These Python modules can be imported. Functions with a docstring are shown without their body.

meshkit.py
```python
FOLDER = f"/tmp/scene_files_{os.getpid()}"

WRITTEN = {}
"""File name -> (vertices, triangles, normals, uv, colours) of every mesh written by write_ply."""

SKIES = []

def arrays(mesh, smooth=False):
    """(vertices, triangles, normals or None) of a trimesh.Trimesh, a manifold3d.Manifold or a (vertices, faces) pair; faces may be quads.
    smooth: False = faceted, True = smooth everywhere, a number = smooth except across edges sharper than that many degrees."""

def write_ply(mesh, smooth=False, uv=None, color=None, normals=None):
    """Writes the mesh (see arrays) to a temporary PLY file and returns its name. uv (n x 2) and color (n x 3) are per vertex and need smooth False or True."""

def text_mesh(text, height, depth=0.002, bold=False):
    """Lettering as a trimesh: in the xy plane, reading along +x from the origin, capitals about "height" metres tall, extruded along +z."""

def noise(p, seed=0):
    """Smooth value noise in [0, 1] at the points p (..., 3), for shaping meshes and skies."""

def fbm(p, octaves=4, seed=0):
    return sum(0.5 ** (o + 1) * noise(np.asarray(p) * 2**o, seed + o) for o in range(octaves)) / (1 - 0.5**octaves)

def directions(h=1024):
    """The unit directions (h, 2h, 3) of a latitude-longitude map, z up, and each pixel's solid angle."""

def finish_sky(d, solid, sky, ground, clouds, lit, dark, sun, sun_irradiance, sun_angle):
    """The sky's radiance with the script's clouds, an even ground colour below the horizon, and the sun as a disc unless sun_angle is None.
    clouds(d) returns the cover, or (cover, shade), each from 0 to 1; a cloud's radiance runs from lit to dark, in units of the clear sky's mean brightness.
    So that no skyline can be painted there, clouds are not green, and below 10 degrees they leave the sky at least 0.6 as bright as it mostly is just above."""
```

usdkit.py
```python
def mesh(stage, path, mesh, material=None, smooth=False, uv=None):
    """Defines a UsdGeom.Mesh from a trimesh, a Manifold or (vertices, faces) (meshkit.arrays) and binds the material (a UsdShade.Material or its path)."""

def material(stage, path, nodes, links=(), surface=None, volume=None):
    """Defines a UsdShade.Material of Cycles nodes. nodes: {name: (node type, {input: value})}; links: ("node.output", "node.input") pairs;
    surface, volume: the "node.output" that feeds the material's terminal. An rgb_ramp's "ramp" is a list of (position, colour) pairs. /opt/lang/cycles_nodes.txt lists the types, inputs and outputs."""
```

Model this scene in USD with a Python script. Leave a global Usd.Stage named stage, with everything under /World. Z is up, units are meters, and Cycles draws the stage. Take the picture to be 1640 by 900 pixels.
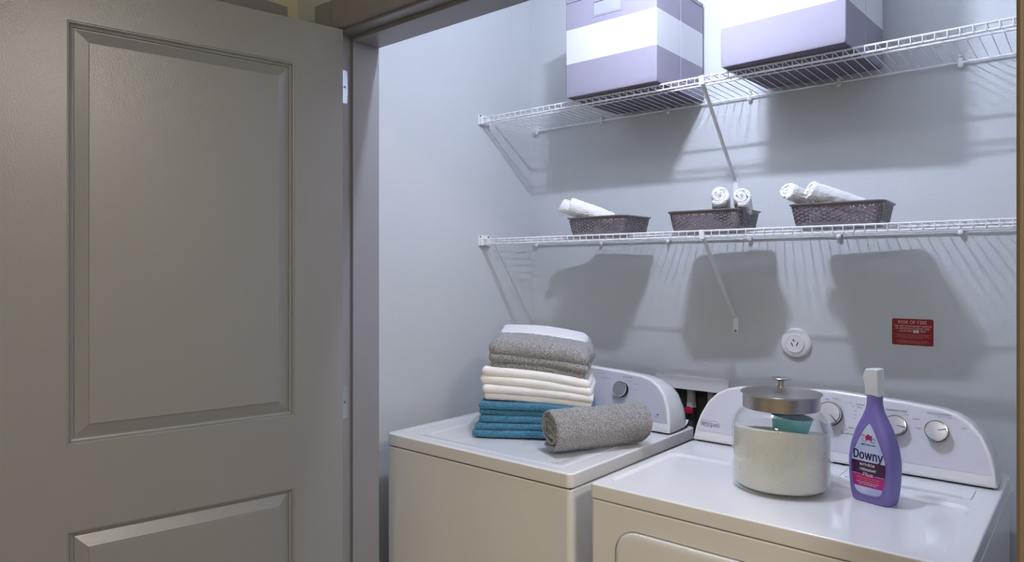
import math, random
import numpy as np, trimesh, usdkit, meshkit
import manifold3d as m3
from shapely.geometry import Polygon, LineString, Point, box as sbox
from shapely import affinity
from shapely.ops import unary_union
from pxr import Usd, UsdGeom, UsdLux, Gf, Sdf

random.seed(7); np.random.seed(7)
stage = Usd.Stage.CreateInMemory()
UsdGeom.SetStageUpAxis(stage, 'Z'); UsdGeom.SetStageMetersPerUnit(stage, 1.0)
UsdGeom.Xform.Define(stage, '/World')

# ------------------------------------------------------------------ camera, exposure
cam = UsdGeom.Camera.Define(stage, '/World/camera')
cx = UsdGeom.Xformable(cam)
cx.AddTranslateOp().Set(Gf.Vec3d(1.748, -2.203, 1.4036))
cx.AddRotateZOp().Set(40.0)
cx.AddRotateXOp().Set(90.0)
cam.CreateHorizontalApertureAttr(36.0)
cam.CreateFocalLengthAttr(36.0 * 1121 / 1640)
cam.CreateVerticalApertureOffsetAttr(-16.5 / 1640 * 36.0)
cam.CreateFStopAttr(0.0)
cam.CreateExposureAttr(0.07)
# ------------------------------------------------------------------ light (the lamps themselves are built further down)
CLOSET_LAMP = dict(pos=(0.95, -0.865, 2.385), radius=0.0145, xs=(0.,), color=(0.725, 0.785, 1.0), strength=1260.0)
ROOM_LAMPS = [dict(pos=(3.0, -2.05, 2.595), radius=0.20, color=(1.0, 0.92, 0.83), strength=98.0),
              dict(pos=(1.6, -3.45, 2.595), radius=0.20, color=(1.0, 0.92, 0.83), strength=40.0)]
world = UsdLux.DomeLight.Define(stage, '/World/ambient')
world.CreateIntensityAttr(0.02)
world.CreateColorAttr(Gf.Vec3f(1, .95, .88))


# ------------------------------------------------------------------ materials
def lin(*c):
    return tuple(((v / 255) / 12.92 if v / 255 <= .04045 else ((v / 255 + .055) / 1.055) ** 2.4) for v in c)


MATS = {}


def mat(name, col, rough=.5, metal=0., bump=None, speck=None, **kw):
    """bump: (scale, distance); speck: (scale, second colour, low, high)"""
    if name in MATS:
        return MATS[name]
    nodes = {'p': ('principled_bsdf', dict(base_color=col, roughness=rough, metallic=metal, **kw))}
    links = []
    if bump or speck:
        nodes['tc'] = ('texture_coordinate', {})
    if bump:
        nodes['n'] = ('noise_texture', dict(scale=bump[0], detail=bump[2] if len(bump) > 2 else 3.0, roughness=.6))
        nodes['b'] = ('bump', dict(strength=1.0, distance=bump[1]))
        links += [('tc.object', 'n.vector'), ('n.fac', 'b.height'), ('b.normal', 'p.normal')]
    if speck:
        nodes['s'] = ('noise_texture', dict(scale=speck[0], detail=2.0))
        nodes['r'] = ('rgb_ramp', dict(ramp=[(0, col), (speck[2], col), (speck[3], speck[1]), (1, speck[1])]))
        links += [('tc.object', 's.vector'), ('s.fac', 'r.fac'), ('r.color', 'p.base_color')]
    MATS[name] = usdkit.material(stage, '/World/Looks/' + name, nodes, links, surface='p.BSDF')
    return MATS[name]


def emit(name, col, strength):
    return usdkit.material(stage, '/World/Looks/' + name, {'e': ('emission', dict(color=col, strength=strength))}, [], surface='e.emission')


wall_paint = mat('wall_paint', lin(203, 207, 209), .5, bump=(240, .0009, 2.0), specular_ior_level=.45)
cream_paint = mat('cream_paint', lin(205, 200, 178), .6, bump=(210, .0012, 2.0))
ceiling_paint = mat('ceiling_paint', lin(225, 224, 220), .8)
trim_paint = mat('trim_paint', lin(142, 141, 147), .36, bump=(140, .0003, 2.0))
door_paint = mat('door_paint', lin(144, 145, 149), .28, bump=(330, .0003, 2.0), specular_ior_level=.8)
casing_brown = mat('casing_brown_tone', lin(142, 122, 98), .45)  # right casing only, browner than the shared trim colour
floor_mat = mat('floor_wood', lin(146, 128, 110), .4, speck=(6, lin(122, 104, 86), .4, .65))
white_wire = mat('white_vinyl', lin(236, 237, 240), .35)
white_plastic = mat('white_plastic', lin(236, 237, 238), .3)
white_enamel = mat('white_enamel', lin(238, 238, 238), .16, coat_weight=.4, coat_roughness=.05)
panel_pale = mat('panel_pale', lin(216, 217, 224), .3)
panel_grey = mat('panel_grey', lin(190, 192, 203), .3)
chrome = mat('chrome', lin(225, 225, 228), .12, 1.0)
dial_silver = mat('dial_silver', lin(222, 223, 228), .3, .35)
dial_grey = mat('dial_grey', lin(150, 150, 158), .35, .5)
steel = mat('brushed_steel', lin(190, 186, 184), .3, 1.0, bump=(400, .00015, 1.0))
hinge_steel = mat('hinge_steel', lin(205, 207, 214), .28, .95)
screw_mat = mat('screw_metal', lin(110, 110, 115), .4, .8)
dark = mat('dark_gap', lin(28, 28, 30), .7)
ink = mat('dark_ink', lin(58, 58, 70), .6)
ink_soft = mat('pale_ink', lin(120, 121, 134), .6)


# ------------------------------------------------------------------ scene helpers
USED = {}


def numbered(path):
    k = USED.get(path, -1) + 1
    USED[path] = k
    return path if k == 0 else '%s_%03d' % (path, k)


def obj(name, mesh, m, parent=None, smooth=30):
    base = parent.GetPath().pathString if parent else '/World'
    p = numbered(base + '/' + name)
    return usdkit.mesh(stage, p, mesh, m, smooth=smooth).GetPrim()


def tag(o, label=None, cat=None, group=None, kind=None):
    for k, v in (('label', label), ('category', cat), ('group', group), ('kind', kind)):
        if v:
            o.SetCustomDataByKey(k, v)
    return o


def thing(name, label, cat, loc=(0, 0, 0), rz=0., group=None, kind=None):
    x = UsdGeom.Xform.Define(stage, numbered('/World/' + name))
    x.AddTranslateOp().Set(Gf.Vec3d(*map(float, loc))); x.AddRotateZOp().Set(float(rz))
    return tag(x.GetPrim(), label, cat, group, kind)


def part(name, parent):
    x = UsdGeom.Xform.Define(stage, numbered(parent.GetPath().pathString + '/' + name))
    return x.GetPrim()


def struct(name, mesh, m, smooth=30):
    o = obj(name, mesh, m, None, smooth)
    return tag(o, kind='structure')


def dup(root, loc, rz, label):
    was = root.GetCustomData()
    x = UsdGeom.Xform.Define(stage, numbered('/World/' + root.GetName().rstrip('0123456789_')))
    r = x.GetPrim()
    r.GetReferences().AddInternalReference(root.GetPath())
    x.ClearXformOpOrder()
    x.GetPrim().GetAttribute('xformOp:translate').Set(Gf.Vec3d(*map(float, loc)))
    x.GetPrim().GetAttribute('xformOp:rotateZ').Set(float(rz))
    x.SetXformOpOrder([UsdGeom.XformOp(r.GetAttribute('xformOp:translate')), UsdGeom.XformOp(r.GetAttribute('xformOp:rotateZ'))])
    tag(r, label, was['category'], was.get('group'))
    r.SetInstanceable(True)
    return r


# ------------------------------------------------------------------ mesh helpers
def cat(*ms):
    return trimesh.util.concatenate([x for x in ms if x is not None])


def bx(x0, y0, z0, x1, y1, z1):
    b = trimesh.creation.box(extents=(x1 - x0, y1 - y0, z1 - z0))
    b.apply_translation(((x0 + x1) / 2, (y0 + y1) / 2, (z0 + z1) / 2)); return b


def rbox(x0, y0, z0, x1, y1, z1, r=.004, n=3, rv=None):
    """rounded box: r on every edge; rv (if given) a bigger radius on the vertical edges"""
    rv = max(rv or r, r)
    pts = []
    for sx, X in ((-1, x0 + rv), (1, x1 - rv)):
        for sy, Y in ((-1, y0 + rv), (1, y1 - rv)):
            for k in range(2 * n + 1):
                a = math.pi / 2 * k / (2 * n)
                ca, sa = math.cos(a) * sx, math.sin(a) * sy
                for j in range(n + 1):
                    b = math.pi / 2 * j / n
                    q = rv - r + r * math.cos(b)
                    for sz, Z in ((-1, z0 + r), (1, z1 - r)):
                        pts.append((X + ca * q, Y + sa * q, Z + sz * r * math.sin(b)))
    return trimesh.convex.convex_hull(np.array(pts))


def tube(path, r, n=6, cap=True):
    P = np.array(path, float)
    T = np.gradient(P, axis=0); T /= np.linalg.norm(T, axis=1)[:, None]
    ref = np.array([0, 0, 1.]) if abs(T[0][2]) < .9 else np.array([1., 0, 0])
    rings = []
    N = np.cross(T[0], ref); N /= np.linalg.norm(N)
    for p, t in zip(P, T):
        N = N - t * (N @ t); N /= np.linalg.norm(N); B = np.cross(t, N)
        a = np.arange(n) / n * 2 * math.pi
        rings.append(p + r * (np.cos(a)[:, None] * N + np.sin(a)[:, None] * B))
    V = np.vstack(rings); F = []
    for i in range(len(P) - 1):
        for k in range(n):
            a, b, c, d = i * n + k, i * n + (k + 1) % n, (i + 1) * n + (k + 1) % n, (i + 1) * n + k
            F += [(a, b, c), (a, c, d)]
    if cap:
        e = (len(P) - 1) * n
        F += [(0, k + 1, k) for k in range(1, n - 1)] + [(e, e + k, e + k + 1) for k in range(1, n - 1)]
    m = trimesh.Trimesh(V, F, process=False); m.fix_normals(); return m


def lathe(pts, n=64):
    m = trimesh.creation.revolve(np.array(pts, float), sections=n); return m


def extrude(poly, h):
    polys = getattr(poly, 'geoms', [poly])
    return cat(*[trimesh.creation.extrude_polygon(g, h, engine='earcut') for g in polys if g.area > 1e-9])


def cyl(p, q, r, n=24):
    return trimesh.creation.cylinder(radius=r, segment=np.array([p, q], float), sections=n)


def frame_map(m, O, ex, ey, ez):
    m = m.copy(); v = m.vertices
    m.vertices = np.array(O) + v[:, :1] * np.array(ex) + v[:, 1:2] * np.array(ey) + v[:, 2:3] * np.array(ez)
    if np.linalg.det(np.array([ex, ey, ez], float)) < 0:
        m.invert()
    return m


def loft(rings, cap=True):
    """rings: list of (n,3) loops of equal length, closed"""
    n = len(rings[0]); V = np.vstack(rings); F = []
    for i in range(len(rings) - 1):
        for k in range(n):
            a, b, c, d = i * n + k, i * n + (k + 1) % n, (i + 1) * n + (k + 1) % n, (i + 1) * n + k
            F += [(a, b, c), (a, c, d)]
    if cap:
        for e, flip in ((0, True), ((len(rings) - 1) * n, False)):
            c = len(V); V = np.vstack([V, V[e:e + n].mean(0)])
            for k in range(n):
                t = (c, e + k, e + (k + 1) % n)
                F.append(t[::-1] if flip else t)
    m = trimesh.Trimesh(V, F, process=False); m.fix_normals(); return m


def txt(s, h, w=None, bold=False, depth=.0004, center=True):
    m = meshkit.text_mesh(s, h, depth, bold)
    if w:
        k = w / (m.bounds[1][0] - m.bounds[0][0]); m.vertices[:, 0] *= k
    if center:
        m.vertices[:, 0] -= m.bounds.mean(0)[0]
    return m


def put(m, x, y, z=0.):
    m = m.copy(); m.apply_translation((x, y, z)); return m


def rrect(x0, y0, x1, y1, r):
    return sbox(x0 + r, y0 + r, x1 - r, y1 - r).buffer(r, quad_segs=8)


# ================================================================== THE SETTING
JX0, JX1 = 0.191, 1.6635          # opening between the jambs (stop faces)
YF, YB = -1.060, -0.930           # closet front wall: room face, closet face
XR = 1.853                        # closet right wall
HEAD = 2.031
ROOM_X1, ROOM_Y0, ROOM_H, CL_H = 3.7, -4.3, 2.62, 2.62
RX0 = -0.015                      # room's left wall face

struct('floor', bx(-.3, ROOM_Y0 - .1, -.06, ROOM_X1 + .1, .12, 0), floor_mat)
# back wall of the closet with the hole for the supply box
WB = (0.560, 0.825, 0.795, 1.046)     # outer frame of the supply box (x0, x1, z0, z1)
hole = sbox(WB[0] + .03, WB[2] + .03, WB[1] - .022, WB[3] - .04)
bw = extrude(sbox(-.12, 0, XR + .12, CL_H).difference(hole), .11)
struct('wall_back', frame_map(bw, (0, 0, 0), (1, 0, 0), (0, 0, 1), (0, 1, 0)), wall_paint)
struct('wall_left', bx(-.12, YB, 0, 0, 0, CL_H), wall_paint)
struct('wall_right', bx(XR, YB, 0, XR + .12, 0, CL_H), wall_paint)
fw = sbox(-.12, 0, ROOM_X1, ROOM_H).difference(sbox(JX0 - .03, -.1, JX1 + .03, HEAD + .03))
struct('wall_front', frame_map(extrude(fw, YB - YF), (0, YF, 0), (1, 0, 0), (0, 0, 1), (0, 1, 0)), wall_paint)
struct('ceiling', bx(-.12, YB, CL_H, XR + .12, .11, CL_H + .05), ceiling_paint)
struct('ceiling', bx(-.3, ROOM_Y0 - .1, ROOM_H, ROOM_X1 + .1, YB, ROOM_H + .05), ceiling_paint)
struct('wall_left', bx(RX0 - .1, ROOM_Y0, 0, RX0, YF, ROOM_H), cream_paint)
struct('wall_right', bx(ROOM_X1, ROOM_Y0, 0, ROOM_X1 + .1, YF, ROOM_H), cream_paint)
struct('wall_rear', bx(RX0 - .1, ROOM_Y0 - .1, 0, ROOM_X1 + .1, ROOM_Y0, ROOM_H), cream_paint)


def jamb_mesh(side):
    s = 1 if side < 0 else -1
    x = JX0 if side < 0 else JX1
    a = bx(min(x, x - s * .03), YF - .001, 0, max(x - s * .011, x - s * .03) if s > 0 else max(x + .011, x + .03), YB, HEAD + .03)
    return a


# left jamb
tj = tag(UsdGeom.Xform.Define(stage, '/World/trim_1').GetPrim(), kind='structure')
obj('jamb', bx(JX0 - .03, YF, 0, JX0 - .011, YB, HEAD + .012), trim_paint, tj)
obj('stop', rbox(JX0 - .0112, -1.0205, 0, JX0, YB - .0005, HEAD, .0015, 2), trim_paint, tj)
for z0, z1, shine in ((1.9013, 1.9013, 0), (1.0475, 1.0475, 1)):
    pl = unary_union([rrect(-.0175, -.0447, .0175, .0447, .0085), sbox(-.0175, -.0447, .0, .0447)])
    hm = extrude(pl, .0016)
    hm = frame_map(hm, (JX0 - .0111, -1.0495, z0), (0, 1, 0), (0, 0, 1), (1, 0, 0))
    hl = obj('hinge_leaf', hm, hinge_steel, tj)
    tag(hl, 'polished steel hinge leaf')
    for dy, dz in ((-.006, .031), (.008, 0.), (-.006, -.031)):
        obj('screw', cyl((JX0 - .0095, -1.0495 + dy, z0 + dz), (JX0 - .0091, -1.0495 + dy, z0 + dz), .0035, 12), screw_mat, hl)
# right jamb
tr = tag(UsdGeom.Xform.Define(stage, '/World/trim_2').GetPrim(), kind='structure')
obj('jamb', bx(JX1 + .011, YF, 0, JX1 + .03, YB, HEAD + .012), trim_paint, tr)
obj('stop', rbox(JX1, -1.0205, 0, JX1 + .0112, YB - .0005, HEAD, .0015, 2), trim_paint, tr)
# head jamb
th_ = tag(UsdGeom.Xform.Define(stage, '/World/trim_3').GetPrim(), kind='structure')
obj('jamb', bx(JX0 - .03, YF, HEAD + .012, JX1 + .03, YB, HEAD + .031), trim_paint, th_)
obj('stop', rbox(JX0 - .011, -1.0205, HEAD, JX1 + .011, YB - .0005, HEAD + .0122, .0015, 2), trim_paint, th_)


def casing_prof():
    # (across, proud) profile of the casing, across = 0 at the opening side
    return [(0, 0), (0, .011), (.004, .014), (.02, .015), (.028, .0175), (.075, .018), (.079, .015), (.079, 0)]


def casing(p, q, inward, out, m, name_parent):
    """straight run of casing from p to q; inward = unit vector from opening outwards across; out = proud direction"""
    P, Q = np.array(p, float), np.array(q, float); rings = []
    for e in (P, Q):
        rings.append(np.array([e + a * np.array(inward) + b * np.array(out) for a, b in casing_prof()]))
    return loft(rings)


cl = casing((JX0 - .018, YF, 0), (JX0 - .018, YF, HEAD + .019 + .079), (-1, 0, 0), (0, -1, 0), trim_paint, None)
struct('trim_4', cl, trim_paint, 20)
cr = casing((JX1 + .001, YF, 0), (JX1 + .001, YF, HEAD + .019 + .079), (1, 0, 0), (0, -1, 0), casing_brown, None)
struct('trim_5', cr, casing_brown, 20)
ch = casing((JX0 - .018, YF - .0005, HEAD + .019), (JX1 + .018, YF - .0005, HEAD + .019), (0, 0, 1), (0, -1, 0), trim_paint, None)
struct('trim_6', ch, trim_paint, 20)
# the other doorway on the room's left wall (only the corner of its casing shows above the open door)
t7 = tag(UsdGeom.Xform.Define(stage, '/World/trim_7').GetPrim(), kind='structure')
obj('head_casing', casing((RX0, -2.02, 2.066), (RX0, -1.1028, 2.066), (0, 0, 1), (1, 0, 0), None, None), trim_paint, t7, 20)
obj('side_casing', casing((RX0, -1.182, 0), (RX0, -1.182, 2.066), (0, 1, 0), (1, 0, 0), None, None), trim_paint, t7, 20)
obj('side_casing', casing((RX0, -1.941, 0), (RX0, -1.941, 2.066), (0, -1, 0), (1, 0, 0), None, None), trim_paint, t7, 20)
d2 = tag(UsdGeom.Xform.Define(stage, '/World/door_2').GetPrim(), kind='structure')
obj('leaf', rbox(RX0 + .0005, -1.939, .01, RX0 + .006, -1.184, 2.064, .001, 2), door_paint, d2)
tag(d2, kind='structure')
for z0, z1 in ((.02, .02),):
    pass
bb = [(-.0, ROOM_Y0, 0)]
struct('baseboard_rear', rbox(RX0, ROOM_Y0, 0, ROOM_X1, ROOM_Y0 + .014, .09, .003, 2), trim_paint)
struct('baseboard_right', rbox(ROOM_X1 - .014, ROOM_Y0 + .015, 0, ROOM_X1, YF - .015, .09, .003, 2), trim_paint)
struct('baseboard_front', rbox(JX1 + .081, YF - .014, 0, ROOM_X1 - .015, YF, .09, .003, 2), trim_paint)

# ---- the open door
TH = math.radians(11.41)
d1 = UsdGeom.Xform.Define(stage, '/World/door_1')
d1.AddTranslateOp().Set(Gf.Vec3d(0.2145, -1.072, 0)); d1.AddRotateZOp().Set(0.0)
d1 = tag(d1.GetPrim(), kind='structure')
DV = np.array([-math.sin(TH), -math.cos(TH), 0]); DN = np.array([math.cos(TH), -math.sin(TH), 0]); DZ = np.array([0, 0, 1.])
DW, DT = .75, 2.0415
PAN = [(.1305, 1.0365, .6195, 1.9300), (.1305, .235, .6195, .8545)]
leaf = sbox(0, .012, DW, DT)
for a, b, c, d in PAN:
    leaf = leaf.difference(sbox(a, b, c, d))
lm = extrude(leaf, .035); lm.apply_translation((0, 0, -.035))
obj('leaf', frame_map(lm, (0, 0, 0), DV, DZ, DN), door_paint, d1)
PROF = [(0, 0), (.0008, -.0018), (.0035, -.0022), (.0043, -.0050), (.0070, -.0092), (.0105, -.0108), (.0113, -.0150), (.0138, -.0152),
        (.0144, -.0130), (.0395, -.0030), (.0403, -.0004), (.0420, -.0002)]
for a, b, c, d in PAN:
    rings = []
    for i, h in PROF:
        rings.append(np.array([(a + i, b + i, h), (c - i, b + i, h), (c - i, d - i, h), (a + i, d - i, h)]))
    V = np.vstack(rings); F = []
    for k in range(len(rings) - 1):
        for j in range(4):
            p, q = k * 4 + j, k * 4 + (j + 1) % 4
            F += [(p, q, q + 4), (p, q + 4, p + 4)]
    e = 4 * (len(rings) - 1); F += [(e, e + 1, e + 2), (e, e + 2, e + 3)]
    back = [(a, b, -.03), (c, b, -.03), (c, d, -.03), (a, d, -.03)]
    e2 = len(V); V = np.vstack([V, back]); F += [(e2, e2 + 2, e2 + 1), (e2, e2 + 3, e2 + 2)]
    obj('panel', frame_map(trimesh.Trimesh(V, F, process=False), (0, 0, 0), DV, DZ, DN), door_paint, d1, False)

# ================================================================== WIRE SHELVES
ZU, ZL = 1.9632, 1.5183
YFR = -.302
sh = thing('wire_shelf', 'upper white wire shelf carrying the two striped storage boxes', 'shelf', (0, 0, ZU), 0, 'wire shelves in the closet')
SX0, SX1 = .016, XR - .016
obj('front_rod', tube([(SX0, YFR, 0), (SX1, YFR, 0)], .0029, 10), white_wire, sh)
obj('lip_rod', tube([(SX0, YFR, -.0168), (SX1, YFR, -.0168)], .0029, 10), white_wire, sh)
obj('middle_rod', tube([(SX0, -.2295, -.0050), (SX1, -.2295, -.0050)], .0027, 8), white_wire, sh)
obj('back_rod', tube([(.02, -.012, -.0062), (XR - .02, -.012, -.0062)], .0032, 10), white_wire, sh)
wx = 1.6027 - .02515 * 63
k = 0
while wx < XR - .02:
    if wx > .022:
        x = wx
        obj('wire', tube([(x, -.0105, -.0012), (x, -.10, -.0006), (x, YFR - .0015, .0014), (x, YFR - .0036, -.0006), (x, YFR - .0036, -.017), (x, YFR - .002, -.0195)], .00135, 5), white_wire, sh, True)
    wx += .02515
for x in (.038, .340, .611, .896, 1.162, 1.465, 1.72):
    c = cat(rbox(x - .006, -.016, -.013, x + .006, -.0003, .006, .003, 2), trimesh.creation.icosphere(2, .0068))
    c.vertices[-162:] += np.array([x, -.0135, -.0145])
    w = obj('wall_clip', c, white_plastic, sh)
    obj('screw', cyl((x, -.0175, .0115), (x, 0, .0115), .0026, 10), white_plastic, w)
for sx, x0 in ((1, 0.), (-1, XR)):
    xa, xb = sorted((x0, x0 + sx * .004)); xc, xd = sorted((x0, x0 + sx * .017))
    e = cat(rbox(xa, -.315, -.024, xb, -.250, .016, .0018, 2), rbox(xc, -.312, -.023, xd, -.262, .0035, .003, 2))
    w = obj('end_bracket', e, white_plastic, sh)
    for y in (-.306, -.262):
        obj('screw', cyl((x0, y, .010), (x0 + sx * .006, y, .010), .0032, 10), screw_mat, w)
# diagonal brace to the wall
b0, b1 = np.array((.8695, -.300, -.012)), np.array((.848, -.007, -.268))
ax = (b1 - b0) / np.linalg.norm(b1 - b0); sd = np.cross(ax, (0, 0, 1)); sd /= np.linalg.norm(sd); up = np.cross(sd, ax)
rg = []
for p in (b0, b1):
    rg.append(np.array([p + sd * a + up * b for a, b in ((-.006, -.0035), (-.003, .0045), (.003, .0045), (.006, -.0035), (.0045, -.0035), (0, .002), (-.0045, -.0035))]))
brace = obj('brace', loft(rg), white_wire, sh)
obj('foot_plate', rbox(.8385, -.004, -.316, .8555, 0, -.262, .0015, 2), white_wire, brace)
obj('screw', cyl((.847, -.0062, -.309), (.847, 0, -.309), .0036, 12), screw_mat, brace)
obj('lip_hook', cat(rbox(.862, -.3085, -.0235, .877, -.2985, .0035, .0015, 2)), white_wire, brace)
sh2 = dup(sh, (0, 0, ZL), 0, 'lower white wire shelf carrying the three purple baskets')

# ================================================================== STRIPED STORAGE BOXES
z1, z2, z3, z4 = .108, .2195, .306, .319
lav, wht = lin(146, 142, 155), lin(208, 209, 211)
box_fabric = usdkit.material(stage, '/World/Looks/striped_fabric', {
    'tc': ('texture_coordinate', {}), 's': ('separate_xyz', {}),
    'r': ('rgb_ramp', dict(ramp=[(0, lav), (z1 / .4, wht), (z2 / .4, lav)], interpolate=False)), 'm': ('math', dict(math_type='multiply', value2=2.5)),
    'mp': ('mapping', dict(scale=(600, 600, 900))), 'n': ('noise_texture', dict(scale=1.0, detail=2.0)), 'b': ('bump', dict(strength=.6, distance=.0006)),
    'p': ('principled_bsdf', dict(roughness=.85))},
    [('tc.object', 's.vector'), ('s.z', 'm.value1'), ('m.value', 'r.fac'), ('r.color', 'p.base_color'), ('tc.object', 'mp.vector'), ('mp.vector', 'n.vector'),
     ('n.fac', 'b.height'), ('b.normal', 'p.normal')], surface='p.BSDF')
box_base = mat('box_base_board', lin(105, 100, 115), .8)
lav_plain = mat('lavender_fabric', lav, .85)
seam_mat = mat('seam_thread', lin(190, 188, 208), .8)
BWX, BDY = .330, .318
bxr = thing('storage_box', 'left storage box on the upper shelf, striped, its lavender top band carrying a label holder', 'box', (.577, -.1780, ZU + .0035), 0, 'striped fabric boxes on the upper shelf')
def rr_ring(w, d, r, z, n=6):
    P = []
    for sx, sy, a0 in ((1, 1, 0), (-1, 1, 90), (-1, -1, 180), (1, -1, 270)):
        for k in range(n + 1):
            a = math.radians(a0 + 90 * k / n)
            P.append((sx * (w / 2 - r) + r * math.cos(a), sy * (d / 2 - r) + r * math.sin(a), z))
    return np.array(P)
zs = [.001, .004, .02, z1, z2, z3]
outer = [rr_ring(BWX - (.006 if z < .002 else (.002 if z < .01 else 0)), BDY - (.006 if z < .002 else (.002 if z < .01 else 0)), .004, z) for z in zs]
inner = [rr_ring(BWX - .008, BDY - .008, .003, z) for z in (z3, .006)]
obj('body', loft(outer + inner), box_fabric, bxr, 40)
obj('base_board', cat(rbox(-BWX / 2 + .006, -BDY / 2 + .006, 0, BWX / 2 - .006, BDY / 2 - .006, .004, .0015, 2)), box_base, bxr)
rim = [rr_ring(BWX - .002, BDY - .002, .004, z3 + .0012), rr_ring(BWX + .003, BDY + .003, .005, z3 + .0012), rr_ring(BWX + .003, BDY + .003, .005, z4), rr_ring(BWX - .012, BDY - .012, .003, z4), rr_ring(BWX - .012, BDY - .012, .003, z3 - .01)]
obj('rim', loft(rim, cap=False), lav_plain, bxr, 40)
for sx in (1, -1):
    obj('side_seam', rbox(sx * BWX / 2 - .0006, -.0028, .004, sx * BWX / 2 + .0006, -.0012, z3, .0004, 1), seam_mat, bxr)
fl = -BDY / 2
holder = sbox(-.060, 0, .052, .050).difference(sbox(-.053, .006, .045, .050))
lh = obj('label_holder', frame_map(extrude(holder, .0015), (-.004, fl, .2395), (1, 0, 0), (0, 0, 1), (0, -1, 0)), lav_plain, bxr)
obj('label_card', rbox(-.0565, fl - .0008, .246, .0405, fl - .0001, .285, .0003, 1), mat('label_card', lin(160, 163, 170), .4), bxr)
obj('slot', rbox(-.057, fl - .0011, .2845, .041, fl - .0002, .2865, .0003, 1), dark, bxr)
dup(bxr, (1.113, -.1890, ZU + .0035), -2.5, 'right storage box on the upper shelf, striped, with only its lower two bands in view')

# ================================================================== PERFORATED BASKETS
purple = mat('purple_plastic', lin(124, 115, 120), .28)
KL, KW, KH, KR = .232, .180, .0595, .022
def perim(w, d, r):
    """arc-length parametrised rounded rectangle -> function s -> (point, normal)"""
    segs = []
    L = 0
    A, B = w / 2 - r, d / 2 - r
    for kind, data in (('l', ((-A, -d / 2), (A, -d / 2), (0, -1))), ('a', (A, -B, -90)), ('l', ((w / 2, -B), (w / 2, B), (1, 0))), ('a', (A, B, 0)),
                       ('l', ((A, d / 2), (-A, d / 2), (0, 1))), ('a', (-A, B, 90)), ('l', ((-w / 2, B), (-w / 2, -B), (-1, 0))), ('a', (-A, -B, 180))):
        n = math.dist(data[0], data[1]) if kind == 'l' else r * math.pi / 2
        segs.append((L, L + n, kind, data)); L += n
    def f(s):
        s = s % L
        for a, b, kind, data in segs:
            if s <= b + 1e-9:
                t = (s - a) / (b - a)
                if kind == 'l':
                    p = np.array(data[0]) * (1 - t) + np.array(data[1]) * t; return p, np.array(data[2], float)
                an = math.radians(data[2] + 90 * t); nn = np.array((math.cos(an), math.sin(an)))
                return np.array(data[:2]) + r * nn, nn
    return f, L
bk = thing('plastic_basket', 'purple perforated plastic basket at the left end of the lower shelf', 'basket', (.491, -.201, ZL + .0032), -2, 'purple baskets on the lower shelf')
fp, PL = perim(KL - .006, KW - .006, KR)
NC = 66; CW = PL / NC
RH = .0098; B0 = .0085; ROWS = 4
cells = []
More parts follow.
